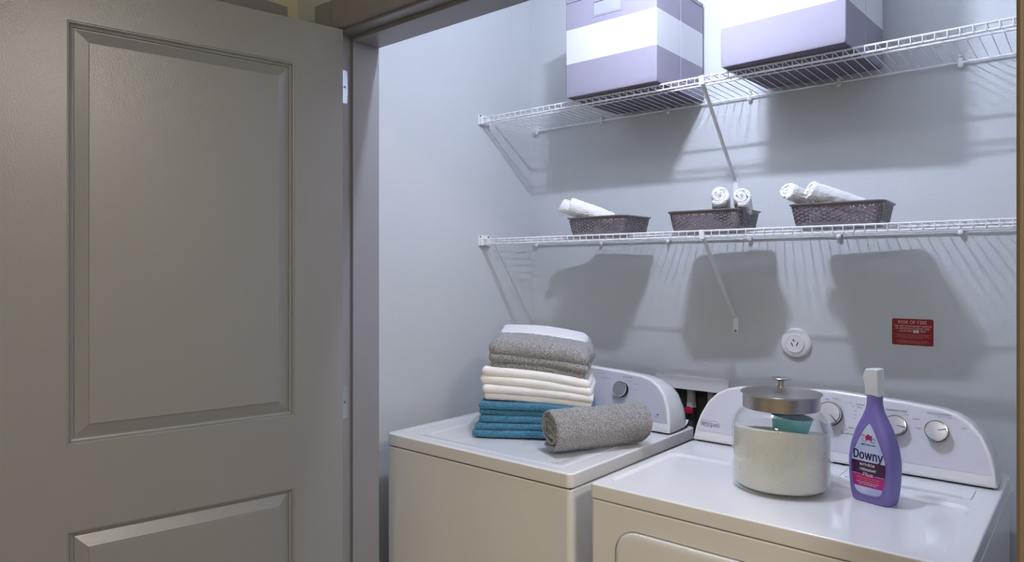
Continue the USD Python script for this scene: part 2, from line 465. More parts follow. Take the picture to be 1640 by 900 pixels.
for c in range(NC):
    P = sbox(0, 0, CW, KH - .004)
    off = .5 if c % 2 else 0.
    for rrow in range(ROWS + 1):
        zc = B0 + (rrow + off) * RH + .003
        if zc > KH - .012:
            continue
        for sgn in (-1, 1):
            tri = Polygon([(CW / 2 + sgn * .0007, zc - .0012), (CW / 2 + sgn * CW * .46, zc + .0030), (CW / 2 + sgn * CW * .40, zc - .0030)])
            P = P.difference(tri.buffer(.0002))
    m = extrude(P, .0018)
    rid = []
    for rrow in range(-1, ROWS + 1):                 # raised chevron strands of the weave
        zc = B0 + (rrow + off) * RH + .0062
        if B0 - .001 < zc < KH - .010:
            ch_ = LineString([(CW * .14, zc + .0012), (CW * .34, zc - .0010), (CW * .5, zc - .0002), (CW * .66, zc - .0010), (CW * .86, zc + .0012)]).buffer(.0013, quad_segs=2)
            r_ = extrude(ch_, .0012); r_.apply_translation((0, 0, .0016)); rid.append(r_)
    m = cat(m, *rid); m.apply_translation((c * CW, 0, 0)); cells.append(m)
wl = cat(*cells); V = wl.vertices.copy(); out = np.zeros_like(V)
for i, (s, z, n) in enumerate(V):
    p, nn = fp(s); k = .90 + .10 * (z / KH)
    q = p * k + nn * (n - .0018)
    out[i] = (q[0], q[1], z + .0008)
wl = trimesh.Trimesh(out, wl.faces, process=False); wl.fix_normals()
obj('basket_wall', wl, purple, bk, 30)
obj('base', loft([rr_ring((KL - .006) * .90 - .001, (KW - .006) * .90 - .001, KR * .9, z) for z in (0, .002)]), purple, bk)
rimr = [rr_ring(KL - .008, KW - .008, KR, KH - .006, 8), rr_ring(KL - .001, KW - .001, KR + .003, KH - .0052, 8), rr_ring(KL + .004, KW + .004, KR + .005, KH - .003, 8), rr_ring(KL + .004, KW + .004, KR + .005, KH - .001, 8),
        rr_ring(KL + .001, KW + .001, KR + .004, KH, 8), rr_ring(KL - .010, KW - .010, KR, KH, 8), rr_ring(KL - .012, KW - .012, KR, KH - .006, 8)]
obj('rim', loft(rimr + [rimr[0]], cap=False), purple, bk, 40)
dup(bk, (.861, -.201, ZL + .0032), 4, 'purple perforated plastic basket at the middle of the lower shelf, above the brace')
dup(bk, (1.222, -.206, ZL + .0032), 3, 'purple perforated plastic basket at the right of the lower shelf')

# ================================================================== ROLLED WASHCLOTHS
terry_white = mat('white_terry', lin(247, 247, 247), .95, bump=(260, .0022, 2.0))
def rolled(p0, p1, R, pitch=.011, seed=0, m=terry_white, gap=.0016, squash=1.0, round_=.005, rough=.0016, nsl=26, amp=.003):
    """a rolled cloth: true spiral cross-section swept from p0 to p1"""
    p0, p1 = np.array(p0, float), np.array(p1, float); ax = p1 - p0; L = np.linalg.norm(ax); ax /= L
    up = np.array([0, 0, 1.]) - ax * ax[2]; up /= np.linalg.norm(up); sd = np.cross(up, ax)
    turns = R / pitch - .35
    a = np.linspace(0, 2 * math.pi * turns, int(40 * turns)); rad = pitch * .25 + pitch * a / (2 * math.pi)
    rad = rad * (R - pitch / 2) / rad[-1]; pit = pitch * (R - pitch / 2) / (pitch * .25 + pitch * turns)
    start = 4.1
    sp = LineString(np.stack([rad * np.cos(a + start), rad * np.sin(a + start)], 1)).buffer((pit - gap) / 2, quad_segs=4)
    ext = np.array(sp.exterior.coords)[:-1]
    # even sampling
    d = np.r_[0, np.cumsum(np.linalg.norm(np.diff(np.vstack([ext, ext[:1]]), axis=0), axis=1))]
    n = int(d[-1] / .0032); s = np.linspace(0, d[-1], n, endpoint=False); e2 = np.vstack([ext, ext[:1]])
    ring = np.stack([np.interp(s, d, e2[:, k]) for k in (0, 1)], 1)
    T = np.roll(ring, -1, 0) - np.roll(ring, 1, 0); T /= np.linalg.norm(T, axis=1)[:, None] + 1e-12
    N = np.stack([T[:, 1], -T[:, 0]], 1)
    if Polygon(ring).exterior.is_ccw is False:
        N = -N
    ys = [0.] + [round_ * (1 - math.cos(x)) for x in (.5, 1.0, 1.57)] + list(np.linspace(round_, L - round_, nsl)[1:-1]) + [L - round_ * (1 - math.cos(x)) for x in (1.57, 1.0, .5)] + [L]
    rings = []
    hr = (pit - gap) / 2 * .8
    for y in ys:
        q = min(y, L - y); ins = 0 if q >= round_ else hr * (1 - math.sqrt(max(0, 1 - (1 - q / round_) ** 2))) * .95
        r2 = ring - N * ins
        r2 = r2 * np.array([1.0, squash])
        tele = .0035 * np.sin(np.arctan2(ring[:, 1], ring[:, 0]) + seed) * (1 if y < L / 2 else -1)   # the turns do not end flush
        rings.append(p0 + np.outer(np.full(len(ring), y) + (tele if q < round_ * 2 else 0), ax) + np.outer(r2[:, 0], sd) + np.outer(r2[:, 1], up))
    V = np.vstack(rings); F = []
    for i in range(len(rings) - 1):
        for k in range(n):
            b_, c_ = i * n + k, i * n + (k + 1) % n
            F += [(b_, c_, c_ + n), (b_, c_ + n, b_ + n)]
    tv, tf = trimesh.creation.triangulate_polygon(Polygon(ring), engine='earcut')
    # map triangulation vertices back to ring indices
    from scipy.spatial import cKDTree
    idx = cKDTree(ring).query(tv)[1]
    for f in tf:
        F.append((idx[f[0]], idx[f[2]], idx[f[1]])); e = (len(rings) - 1) * n; F.append((e + idx[f[0]], e + idx[f[1]], e + idx[f[2]]))
    mesh = trimesh.Trimesh(V, F, process=False); mesh.fix_normals()
    nv = mesh.vertex_normals
    q = mesh.vertices + seed * 3.1
    mesh.vertices = mesh.vertices + nv * ((meshkit.noise(q * 320, seed) - .5) * rough * 2 + (meshkit.fbm(q * 28, 3, seed) - .5) * amp * 2)[:, None]
    return mesh
ZD = ZL + .006
cloths = [
    ((.322, -.232, ZL + .104), (.448, -.152, ZL + .048), 'white rolled washcloth in the left basket, the one farther left and lower', 1, .0295),
    ((.396, -.286, ZL + .096), (.505, -.205, ZL + .048), 'white rolled washcloth lying in front in the left basket, the taller of the two', 2, .0300),
    ((.915, -.286, ZL + .094), (.870, -.165, ZL + .049), 'white rolled washcloth in the middle basket, the left of its two with a round end', 3, .0320),
    ((.975, -.278, ZL + .087), (.936, -.158, ZL + .045), 'white rolled washcloth in the middle basket, the right of its two under the brace foot', 4, .0310),
    ((1.092, -.260, ZL + .094), (1.172, -.145, ZL + .048), 'white rolled washcloth in the right basket, the left of its two', 5, .0295),
    ((1.160, -.285, ZL + .091), (1.268, -.190, ZL + .045), 'white rolled washcloth in the right basket, the right of its two', 6, .0300)]
for p0, p1, lab, sdn, R in cloths:
    p0, p1 = np.array(p0) + (0, 0, .009), np.array(p1) + (0, 0, .007)
    o = obj('rolled_washcloth', rolled(p0, p1, R, .0125, sdn, gap=.0005, rough=.0018, amp=.0024), terry_white, None, 60)
    tag(o, lab, 'washcloth', 'white rolled washcloths in the baskets')

# ================================================================== APPLIANCES
def console(parent, X0, X1, Y0, Z0, prof, panel_mat, lean=.3, yback=-.165):
    """prof: height at a distance from the nearer end (list of (d, t)); returns plane mapper"""
    nrm = math.sqrt(1 + lean * lean)
    O = np.array((0, Y0, Z0)); ex = np.array((1., 0, 0)); ey = np.array((0, lean, 1)) / nrm; ez = np.array((0, -1, lean)) / nrm
    half = (X1 - X0) / 2
    dd = np.array([p[0] for p in prof]); tt = np.array([p[1] for p in prof]) * nrm
    xs = np.r_[dd, half]; L = [(X0 + d, t) for d, t in zip(dd, tt)]; R = [(X1 - d, t) for d, t in zip(dd[::-1], tt[::-1])]
    top = [(X0 + half, tt[-1] + .0035)]
    pts = [(X0, 0)] + L + top + R + [(X1, 0)]
    poly = Polygon(pts).buffer(.004).buffer(-.004).simplify(.0004)
    def ring(pl, y_off, n=180):
        e = pl.exterior; s = np.linspace(0, 1, n, endpoint=False)
        c = np.array([e.interpolate(q, normalized=True).coords[0] for q in s]); return c
    base = ring(poly, 0)
    cen = np.array(((X0 + X1) / 2, 0.02))
    def place(c, off):
        return O + np.outer(c[:, 0], ex) + np.outer(c[:, 1], ey) + np.outer(np.full(len(c), off), ez)
    # offset inwards along normals
    T = np.roll(base, -1, 0) - np.roll(base, 1, 0); T /= np.linalg.norm(T, axis=1)[:, None]
    N = np.stack([T[:, 1], -T[:, 0]], 1)
    if not poly.exterior.is_ccw:
        N = -N
    rings = [place(base - N * i, o) for i, o in ((.0065, 0), (.0035, -.0006), (.0012, -.0028), (0, -.007))]
    front = rings[-1]
    for f, ins in ((.35, 0.0), (.7, .003), (.92, .010), (1.0, .020)):
        c = base - N * ins
        r = place(c, -.007)
        yb = np.full(len(r), yback)
        r[:, 1] = r[:, 1] * (1 - f) + yb * f
        r[:, 2] = np.maximum(Z0 + .0002, Z0 + (r[:, 2] - Z0) * (1 - .05 * f))
        rings.append(r)
    con = part('console', parent)
    obj('shell', loft(rings), white_enamel, con, 40)
    obj('plinth', bx(X0 + .008, Y0 + .012, Z0 - .006, X1 - .008, yback - .01, Z0 + .002), dark, con)
    inset = poly.buffer(-.0085).intersection(sbox(X0 - 1, .0265, X1 + 1, 1)).buffer(-.002).buffer(.002)
    pm = extrude(inset, .0008)
    pm.apply_translation((0, 0, -.0001))
    obj('control_panel', frame_map(pm, O, ex, ey, ez), panel_mat, con)
    return con, (O, ex, ey, ez), nrm

def dial(con, fr, x, t, r, h, face_mat, needle=None, parent_name='dial'):
    O, ex, ey, ez = fr; c = O + ex * x + ey * t
    body = lathe([(0, .0005), (r * .93, .0005), (r * 1.0, h * .25), (r * .99, h * .8), (r * .95, h), (0, h)], 40)
    o = obj(parent_name, frame_map(body, c, ex, ey, ez), mat('dial_skirt_shadowed', lin(30, 30, 34), .3, .6), con)  # skirt colour darkened to stand in for the dial's contact shadow
    ring = lathe([(r * .86, h * .98), (r * .90, h + .0014), (r * .97, h + .0012), (r * 1.005, h * .86), (r * .98, h * .80), (r * .90, h * .82), (r * .86, h * .98)], 40)
    obj('ring', frame_map(ring, c, ex, ey, ez), chrome, con)
    cap = lathe([(0, h + .0012), (r * .6, h + .0010), (r * .87, h + .0003), (r * .87, h - .002), (0, h - .002)], 40)
    obj('dial_cap', frame_map(cap, c, ex, ey, ez), face_mat, con)
    if needle is not None:
        a = math.radians(needle)
        ln = Polygon([(.18 * r, -.0007), (.92 * r, -.0011), (.92 * r, .0011), (.18 * r, .0007)])
        lm_ = extrude(affinity.rotate(ln, needle, origin=(0, 0)), .0006); lm_.apply_translation((0, 0, h + .0009))
        obj('pointer', frame_map(lm_, c, ex, ey, ez), ink, con)

PROFC = [(0.0, .0), (.001, .012), (.004, .036), (.0125, .069), (.031, .108), (.055, .133), (.083, .1495), (.115, .158), (.20, .1655), (.30, .1705)]
# ---- washer
WX0, WX1, WY0, WY1 = .0959, .7754, -.824, -.150
wa = thing('washing_machine', 'white top-loading washing machine carrying the folded towels', 'washing machine', (0, 0, 0))
obj('cabinet', rbox(WX0, WY0, 0, WX1, WY1, .8745, .004, 3, rv=.014), white_enamel, wa)
obj('seam', bx(WX0 + .006, WY0 + .006, .870, WX1 - .006, WY1 - .006, .882), dark, wa)
wtop = rbox(WX0 - .0005, WY0 - .001, .8772, WX1 + .0005, WY1, .914, .0045, 4, rv=.016)
def frustum(x0, y0, x1, y1, r, zt, zb, slope):
    A = np.array(rrect(x0, y0, x1, y1, r).exterior.coords); B = np.array(rrect(x0 + slope, y0 + slope, x1 - slope, y1 - slope, max(r - slope * .5, .003)).exterior.coords)
    return trimesh.convex.convex_hull(np.vstack([np.c_[A, np.full(len(A), zt)], np.c_[B, np.full(len(B), zb)]]))
def man(m):
    return m3.Manifold(m3.Mesh(np.asarray(m.vertices, np.float32), np.asarray(m.faces, np.uint32)))
wtop = man(wtop) - man(frustum(WX0 + .030, WY0 + .030, WX1 - .052, -.340, .02, .9141, .9095, .004))
obj('top', wtop, white_enamel, wa, 35)
lid = man(rbox(WX0 + .0335, WY0 + .0335, .9085, WX1 - .0555, -.3435, .9140, .0022, 3, rv=.018)) - man(frustum(WX0 + .105, WY0 + .052, WX1 - .083, -.38, .03, .9141, .9100, .0055))
obj('lid', lid, white_enamel, wa, 35)
con, fr, nrm = console(wa, WX0 + .006, .7700, -.3110, .9195, PROFC, panel_grey)
dial(con, fr, .590, .1065 * nrm, .0245, .021, dial_grey)
dial(con, fr, .437, .122 * nrm, .036, .020, dial_grey, 60)
dial(con, fr, .478, .066 * nrm, .016, .018, dial_grey)
def words(con, fr, items, m, name='lettering'):
    O, ex, ey, ez = fr; ms = []
    for s, x, t, h, w in items:
        ms.append(put(txt(s, h, w), x, t, .0006))
    return obj(name, frame_map(cat(*ms), O, ex, ey, ez), m, con, False)
words(con, fr, [('SOIL LEVEL', .603, .1440 * nrm, .0042, .034)], ink)
words(con, fr, [('Light', .6135, .1345 * nrm, .0030, .012), ('Normal', .637, .1265 * nrm, .0030, .016), ('Heavy', .637, .1095 * nrm, .0030, .014),
                ('Bulky Items', .505, .1480 * nrm, .0030, .030), ('Deep Water Wash', .523, .1360 * nrm, .0030, .038), ('Delicate', .475, .092 * nrm, .0030, .018)], ink_soft)
pet = unary_union([affinity.rotate(affinity.scale(Point(0, .0024).buffer(.0022), .55, 1.0), a, origin=(0, 0)) for a in (-60, 0, 60)])
em = cat(put(extrude(pet, .0004), .724, .0465 * nrm, .0006), put(txt('ENERGY', .0022, .018), .724, .0405 * nrm, .0006))
obj('emblem', frame_map(em, *fr), ink, con, False)

# ---- dryer
DX0, DX1, DY0, DY1 = .8473, 1.5843, -.8476, -.150
dr = thing('dryer', 'white clothes dryer carrying the glass jar and the purple spray bottle', 'dryer', (0, 0, 0))
cab = man(rbox(DX0, DY0, 0, DX1, DY1, .8775, .004, 3, rv=.010)) - man(frame_map(extrude(rrect(.9135, .25, 1.518, .829, .055), .02), (0, DY0 + .0055, 0), (1, 0, 0), (0, 0, 1), (0, -1, 0)))
obj('cabinet', cab, white_enamel, dr, 35)
obj('seam', bx(DX0 + .006, DY0 + .006, .872, DX1 - .006, DY1 - .006, .886), dark, dr)
dd_ = part('door', dr)
pl0 = rrect(.9170, .2535, 1.5145, .8255, .052)
E0 = [np.array(pl0.buffer(-i).exterior.coords)[:-1] for i in (0,)]
ring_n = 160
def pring(pl, n=160):
    e = pl.exterior; return np.array([e.interpolate(q, normalized=True).coords[0] for q in np.linspace(0, 1, n, endpoint=False)])
rg = []
for i, o in ((0, -.005), (0, .0015), (.001, .0035), (.0035, .005), (.010, .0056), (.020, .0058)):
    c = pring(pl0.buffer(-i)); rg.append(np.c_[c[:, 0], np.full(len(c), DY0 - o), c[:, 1]])
obj('door_panel', loft(rg), white_enamel, dd_, 40)
dtop = man(rbox(DX0 - .0005, DY0 - .001, .8795, DX1 + .0005, DY1, .914, .004, 4, rv=.008))
dtop = dtop - man(frustum(.866, -.806, 1.546, -.475, .030, .9141, .9075, .0075))
dtop = dtop - man(frustum(1.272, -.4285, 1.5395, -.3405, .004, .9141, .9105, .0008))
obj('top', dtop, white_enamel, dr, 35)
lw = man(rbox(1.2735, -.427, .9095, 1.538, -.342, .9150, .0018, 3, rv=.004)) - man(frustum(1.283, -.4425, 1.53, -.4085, .004, .9200, .9105, .006))
obj('lint_screen_lid', lw, white_enamel, dr, 30)
con, fr, nrm = console(dr, .8500, 1.5755, -.3230, .9195, PROFC, panel_pale)
dial(con, fr, 1.217, .1135 * nrm, .0300, .023, dial_silver, -42)
dial(con, fr, 1.369, .1055 * nrm, .0245, .021, dial_silver, -8)
dial(con, fr, 1.455, .1045 * nrm, .0245, .021, dial_silver, 16)
words(con, fr, [('TEMPERATURE', 1.366, .1385 * nrm, .0042, .048), ('CYCLE SIGNAL', 1.4575, .1415 * nrm, .0048, .050), ('Timed', 1.284, .1430 * nrm, .0042, .020), ('Dry', 1.284, .1365 * nrm, .0042, .011),
                ('OFF', 1.205, .1475 * nrm, .0038, .012), ('DRY', 1.268, .085 * nrm, .0036, .012), ('FLUFF AIR', 1.262, .070 * nrm, .0040, .030)], ink)
words(con, fr, [('Low', 1.389, .1325 * nrm, .0034, .011), ('Medium', 1.411, .1250 * nrm, .0034, .016), ('High', 1.416, .1050 * nrm, .0034, .013), ('Off', 1.479, .1355 * nrm, .0034, .010),
                ('On', 1.5085, .1175 * nrm, .0034, .009), ('WRINKLE SHIELD', 1.462, .1375 * nrm, .0018, .020), ('60', 1.262, .1450 * nrm, .003, .006), ('50', 1.269, .137 * nrm, .003, .006), ('40', 1.274, .1275 * nrm, .003, .006),
                ('30', 1.275, .118 * nrm, .003, .006), ('20', 1.274, .109 * nrm, .003, .006), ('10', 1.257, .0790 * nrm, .003, .006), ('5', 1.247, .0745 * nrm, .003, .004), ('NORMAL', 1.226, .1525 * nrm, .0024, .016), ('HEAVY', 1.232, .1490 * nrm, .0022, .014)], ink_soft)
logo = [put(txt('Whirlpool', .0120, .0560), .8980, .0400 * nrm, .0006)]
for rx, ry, a0, a1, dx in ((.021, .0075, -20, 190, .000), (.021, .0075, 200, 330, .000)):
    a = np.radians(np.linspace(a0, a1, 30)); sw = LineString(np.c_[rx * np.cos(a), ry * np.sin(a) + .004]).buffer(.00035)
    logo.append(put(extrude(affinity.rotate(sw, 14, origin=(0, 0)), .0003), .899, .0430 * nrm, .0006))
logo.append(put(txt('ESTATE', .0022, .018), .8800, .0540 * nrm, .0006))
obj('logo', frame_map(cat(*logo), *fr), ink, con, False)

# ================================================================== TOWELS ON THE WASHER
TOP = .914
def slab(w, d, t, nx=46, ns=10, nd=14, r=None):
    r = (r or t / 2) * .96
    def sect(i):
        tt, d2 = t - 2 * i, d - 2 * i; h = tt / 2; P = []
        for k in range(ns):
            a = math.pi / 2 + math.pi * k / (ns - 1); P.append((-d2 / 2 + h + h * math.cos(a), h * math.sin(a)))
        for k in range(1, nd):
            P.append((-d2 / 2 + h + (d2 - 2 * h) * k / nd, -h))
        for k in range(ns):
            a = -math.pi / 2 + math.pi * k / (ns - 1); P.append((d2 / 2 - h + h * math.cos(a), h * math.sin(a)))
        for k in range(1, nd):
            P.append((d2 / 2 - h - (d2 - 2 * h) * k / nd, h))
        return np.array(P)
    rings = []
    ends = [(r * (1 - math.cos(a)), r * (1 - math.sin(a)) if False else r - r * math.sin(a)) for a in np.linspace(0.05, math.pi / 2, 6)]
    xs = [(-w / 2 + p, i) for p, i in ends] + [(x, 0) for x in np.linspace(-w / 2 + r, w / 2 - r, nx)[1:-1]] + [(w / 2 - p, i) for p, i in ends[::-1]]
    for x, i in xs:
        s = sect(min(i, t / 2 * .97)); rings.append(np.c_[np.full(len(s), x), s[:, 0], s[:, 1] + t / 2])
    return loft(rings)

PHI = math.radians(31.0)
SC = np.array((.437, -.495))                      # stack centre on the washer
def towel_layers(layers, seed, fuzz=.0012, wave=.004, pitch=0.):
    """layers: (w, d, t, cx, cy, z0, tilt, sag) in the stack's own frame, z0 above the washer top"""
    ms = []
    for i, (w, d, t, ox, oy, z0, tilt, sag) in enumerate(layers):
        m = slab(w, d, t); v = m.vertices.copy(); sd_ = seed * 10 + i
        q = v.copy(); q[:, 2] = 0
        x = v[:, 0]; u = x / (w / 2)
        v[:, 2] += pitch * v[:, 1] - tilt * x - sag * u * u * np.where(u > 0, 1.0, .55)
        v[:, 2] += (meshkit.fbm(q * 9 + sd_ * 1.7, 3, sd_) - .5) * wave
        v[:, 1] += (meshkit.fbm(np.c_[x * 10, np.full(len(x), sd_ * 1.0), np.full(len(x), .3)], 2, sd_) - .5) * .010
        v[:, 0] += (meshkit.fbm(np.c_[v[:, 1] * 12, np.full(len(x), sd_ * 1.0), np.full(len(x), .7)], 2, sd_ + 5) - .5) * .010
        m.vertices = v
        nv = m.vertex_normals
        m.vertices = v + nv * ((meshkit.noise(v * 260, sd_) - .5) * 2 * fuzz)[:, None]
        v = m.vertices.copy(); v[:, 0] += ox; v[:, 1] += oy; v[:, 2] += z0
        c, s = math.cos(PHI), math.sin(PHI)
        m.vertices = np.c_[SC[0] + v[:, 0] * c - v[:, 1] * s, SC[1] + v[:, 0] * s + v[:, 1] * c, TOP - .003 + v[:, 2]]
        ms.append(m)
    return cat(*ms)
terry_grey = mat('grey_terry', lin(136, 133, 132), .95, bump=(380, .007, 3.0), speck=(310, lin(208, 205, 203), .36, .64), sheen_weight=.2)
towel_white = mat('white_towel', lin(250, 246, 243), .95, bump=(300, .0012, 2.0), sheen_weight=.25)
towel_blue = mat('blue_towel', lin(78, 142, 172), .95, bump=(300, .004, 2.0), speck=(200, lin(60, 120, 150), .4, .6), sheen_weight=.15)
border_mat = mat('towel_border', lin(224, 224, 227), .9, bump=(500, .001, 2.0))
G = 'folded towels stacked on the washer'
o = obj('folded_towel', towel_layers([(.352, .25, .0215, -.020, .002, .003, .00, .001), (.346, .245, .022, -.016, .006, .023, .00, .001)], 1), towel_blue, None, 50)
tag(o, 'blue folded towel at the very bottom of the stack on the washer', 'towel', G)
o = obj('folded_towel', towel_layers([(.334, .24, .0215, -.010, .006, .044, .01, .002), (.336, .235, .020, -.011, .010, .0635, .02, .003), (.336, .24, .022, -.011, .004, .0815, .03, .004)], 2), towel_blue, None, 50)
tag(o, 'blue folded towel lying second from the bottom, just under the white towels', 'towel', G)
o = obj('folded_towel', towel_layers([(.318, .23, .024, -.005, .010, .1035, .06, .005), (.328, .235, .027, -.007, .004, .124, .07, .006)], 3, .0007), towel_white, None, 50)
tag(o, 'cream white folded towel resting directly on the blue towels', 'towel', G)
o = obj('folded_towel', towel_layers([(.330, .235, .027, -.008, .004, .148, .09, .007), (.320, .235, .028, -.007, .006, .171, .10, .008)], 4, .0007), towel_white, None, 50)
tag(o, 'cream white folded towel directly under the grey towel', 'towel', G)
gt = thing('folded_towel', 'heathered grey folded towel with a pale woven border on top of the stack', 'towel', (0, 0, 0), 0, G)
obj('terry_folds', cat(towel_layers([(.276, .225, .022, -.004, .008, .198, .10, .009), (.296, .228, .029, .000, .004, .215, .10, .010)], 5, .0016, pitch=.02),
                       towel_layers([(.298, .232, .052, -.002, .006, .243, .085, .010)], 7, .0016, pitch=.15),
                       towel_layers([(.09, .13, .074, .112, .050, .206, .10, .004)], 8, .0016)), terry_grey, gt, 50)
bd = towel_layers([(.284, .120, .0475, -.003, .056, .2605, .080, .011)], 6, .0003, pitch=.17)
obj('woven_border', bd, border_mat, gt, 50)

roll0, roll1 = np.array((.618, -.702, TOP + .0640)), np.array((.748, -.440, TOP + .0640))
o = obj('rolled_towel', rolled(roll0, roll1, .0655, .0185, 9, terry_grey, gap=.0028, squash=.975, round_=.009, rough=.0018, nsl=60, amp=.004), terry_grey, None, 60)
tag(o, 'heathered grey towel rolled up on the washer in front of the folded stack', 'towel')

# ================================================================== GLASS JAR
glass = usdkit.material(stage, '/World/Looks/jar_glass', {
    'lw': ('layer_weight', dict(blend=.5)), 'pw': ('math', dict(math_type='power', value2=3.0)), 'f': ('math', dict(math_type='multiply_add', value2=.75, value3=.03)), 't': ('transparent_bsdf', dict(color=(.996, .998, .997))), 'g': ('glossy_bsdf', dict(color=(1, 1, 1), roughness=.02)), 'm': ('mix_closure', {})},
    [('lw.facing', 'pw.value1'), ('pw.value', 'f.value1'), ('f.value', 'm.fac'), ('t.BSDF', 'm.closure1'), ('g.BSDF', 'm.closure2')], surface='m.closure')
JC = (1.187, -.572); JZ = .9072
jar = thing('glass_jar', 'big round glass jar with a steel lid standing on the dryer', 'jar', (JC[0], JC[1], JZ))
JR = .1085
outer = [(0, .0), (.085, .0), (.096, .0015), (.1040, .006), (.1075, .013), (JR, .022), (JR, .126), (.1078, .138), (.1055, .150), (.1010, .161), (.0945, .1705), (.0870, .1775), (.0825, .181), (.0808, .186), (.0808, .212)]
inner = [(.0770, .212), (.0770, .186), (.0785, .180), (.0845, .1740), (.0915, .1672), (.0978, .1585), (.1020, .149), (.1040, .138), (.1047, .126), (.1047, .022), (.1030, .014), (.0985, .0085), (.085, .006), (0, .006)]
obj('glass_body', lathe(outer + inner, 96), glass, jar, 40)
lidp = [(0, .2272), (.010, .2270), (.030, .2258), (.055, .2230), (.075, .2196), (.0850, .2180), (.0885, .2175), (.0890, .2160), (.0870, .2145), (.0842, .2128), (.0840, .196), (.0840, .1828), (.0826, .1824), (.0826, .2115), (.05, .217), (0, .219)]
lo = obj('lid', lathe(lidp, 96), steel, jar, 35)
obj('knob', lathe([(0, .2262), (.0090, .2262), (.0085, .2290), (.0068, .2320), (.0066, .2425), (.009, .2445), (.0205, .2482), (.0215, .2495), (.0205, .2507), (.010, .2520), (0, .2523)], 48), steel, lo, 35)
powder = mat('washing_powder', lin(255, 253, 240), .95, bump=(420, .004, 2.0), speck=(260, lin(120, 150, 150), .70, .74))
PR = .1035
rp = [rr for rr in (0,)]
nth, pts = 64, []
rings = []
def pz(x, y):
    fr_, lf = .326 * x - .945 * y, -.945 * x - .326 * y
    return .1300 + .165 * fr_ + .03 * lf + .0030 * math.cos(26 * (x + .02)) * math.cos(24 * y) + .0012 * (meshkit.noise(np.array([x * 50, y * 50, 0.]), 3) - .5)
def circ(r, z=None):
    a = np.arange(nth) / nth * 2 * math.pi
    P = []
    for t in a:
        rr = r
        if z is None:
            for _ in range(4):
                zz_ = pz(rr * math.cos(t), rr * math.sin(t))
                rr = r * float(np.interp(zz_, [.122, .126, .138, .149, .1585, .167], [1.0, 1.0, .993, .974, .934, .873]))
        P.append((rr * math.cos(t), rr * math.sin(t), z if z is not None else pz(rr * math.cos(t), rr * math.sin(t))))
    return np.array(P)
rings = [circ(.080, .0068), circ(.096, .0095), circ(.1018, .0150), circ(PR, .024), circ(PR, .06), circ(PR, .108)] + [circ(r) for r in (PR, .098, .085, .07, .055, .04, .02, .005)]
pw = thing('washing_powder', 'pale cream washing powder filling the glass jar', 'washing powder', (JC[0], JC[1], JZ))
pw.SetCustomDataByKey('kind', 'stuff')
obj('heap', loft(rings), powder, pw, 50)
teal = mat('teal_plastic', lin(112, 190, 200), .3)
sc = thing('measuring_scoop', 'teal plastic scoop half buried in the powder inside the jar', 'scoop', (JC[0] + .022, JC[1] - .006, JZ + .129), 110)
cupo = lathe([(0, 0), (.024, 0), (.026, .002), (.031, .032), (.0325, .033), (.0315, .0335), (.0295, .033), (.0245, .003), (0, .0025)], 40)
cupo.apply_transform(trimesh.transformations.rotation_matrix(math.radians(6), (1, 0, 0))); cupo.apply_translation((0, 0, -.002))
cupo.apply_scale((1.42, 1.42, 1.2)); obj('cup', cupo, teal, sc, 40)
obj('handle', rbox(.034, -.007, .010, .056, .007, .0135, .0015, 2), teal, sc)

# ================================================================== SPRAY BOTTLE
BC = (1.3775, -.5450); BZ = .9072
bt = thing('spray_bottle', 'purple plastic spray bottle with a clear white sprayer cap on the dryer', 'bottle', (BC[0], BC[1], BZ), -16)
violet = mat('violet_plastic', lin(126, 114, 181), .36, subsurface_weight=0.0)
WZ = [(0, .074), (.002, .078), (.010, .083), (.03, .0895), (.06, .0945), (.085, .0955), (.11, .0905), (.13, .0825), (.15, .0715), (.17, .0555), (.185, .0425), (.20, .0335), (.212, .0300), (.222, .0305), (.230, .0300)]
DZp = [(0, .046), (.002, .050), (.010, .053), (.03, .055), (.06, .056), (.085, .056), (.11, .0545), (.13, .052), (.15, .0480), (.17, .0420), (.185, .0360), (.20, .0310), (.212, .0290), (.222, .0300), (.230, .0295)]
wz = lambda z: np.interp(z, *np.array(WZ).T); dz = lambda z: np.interp(z, *np.array(DZp).T)
ex_ = lambda z: np.interp(z, [0, .12, .18, .22], [4.2, 4.0, 2.8, 2.0])
def bring(z, n=72):
    a = np.arange(n) / n * 2 * math.pi; e = 2 / ex_(z)
    return np.c_[wz(z) / 2 * np.sign(np.cos(a)) * np.abs(np.cos(a)) ** e, dz(z) / 2 * np.sign(np.sin(a)) * np.abs(np.sin(a)) ** e, np.full(n, z)]
zz = sorted(set([0, .001, .002, .005] + list(np.linspace(.01, .23, 45))))
from scipy.interpolate import PchipInterpolator
_w, _d = PchipInterpolator(*np.array(WZ).T), PchipInterpolator(*np.array(DZp).T)
wz = lambda z: _w(z) * 1.05; dz = lambda z: _d(z)
obj('bottle_body', loft([bring(z) for z in zz]), violet, bt, 50)
def front(x, z):
    """y of the bottle's front surface"""
    e = ex_(z); q = np.clip(1 - np.abs(x / (wz(z) / 2)) ** e, 0, 1) ** (1 / e); return -dz(z) / 2 * q
tear = [(0, .170), (.006, .163), (.0135, .150), (.022, .132), (.0305, .111), (.0350, .096), (.0372, .080), (.0362, .062), (.0330, .043), (.0290, .029), (.0250, .0225), (.0160, .0190), (0, .0180)]
tl = Polygon(tear + [(-x, z) for x, z in tear[::-1][1:-1]]).buffer(.002).buffer(-.002)
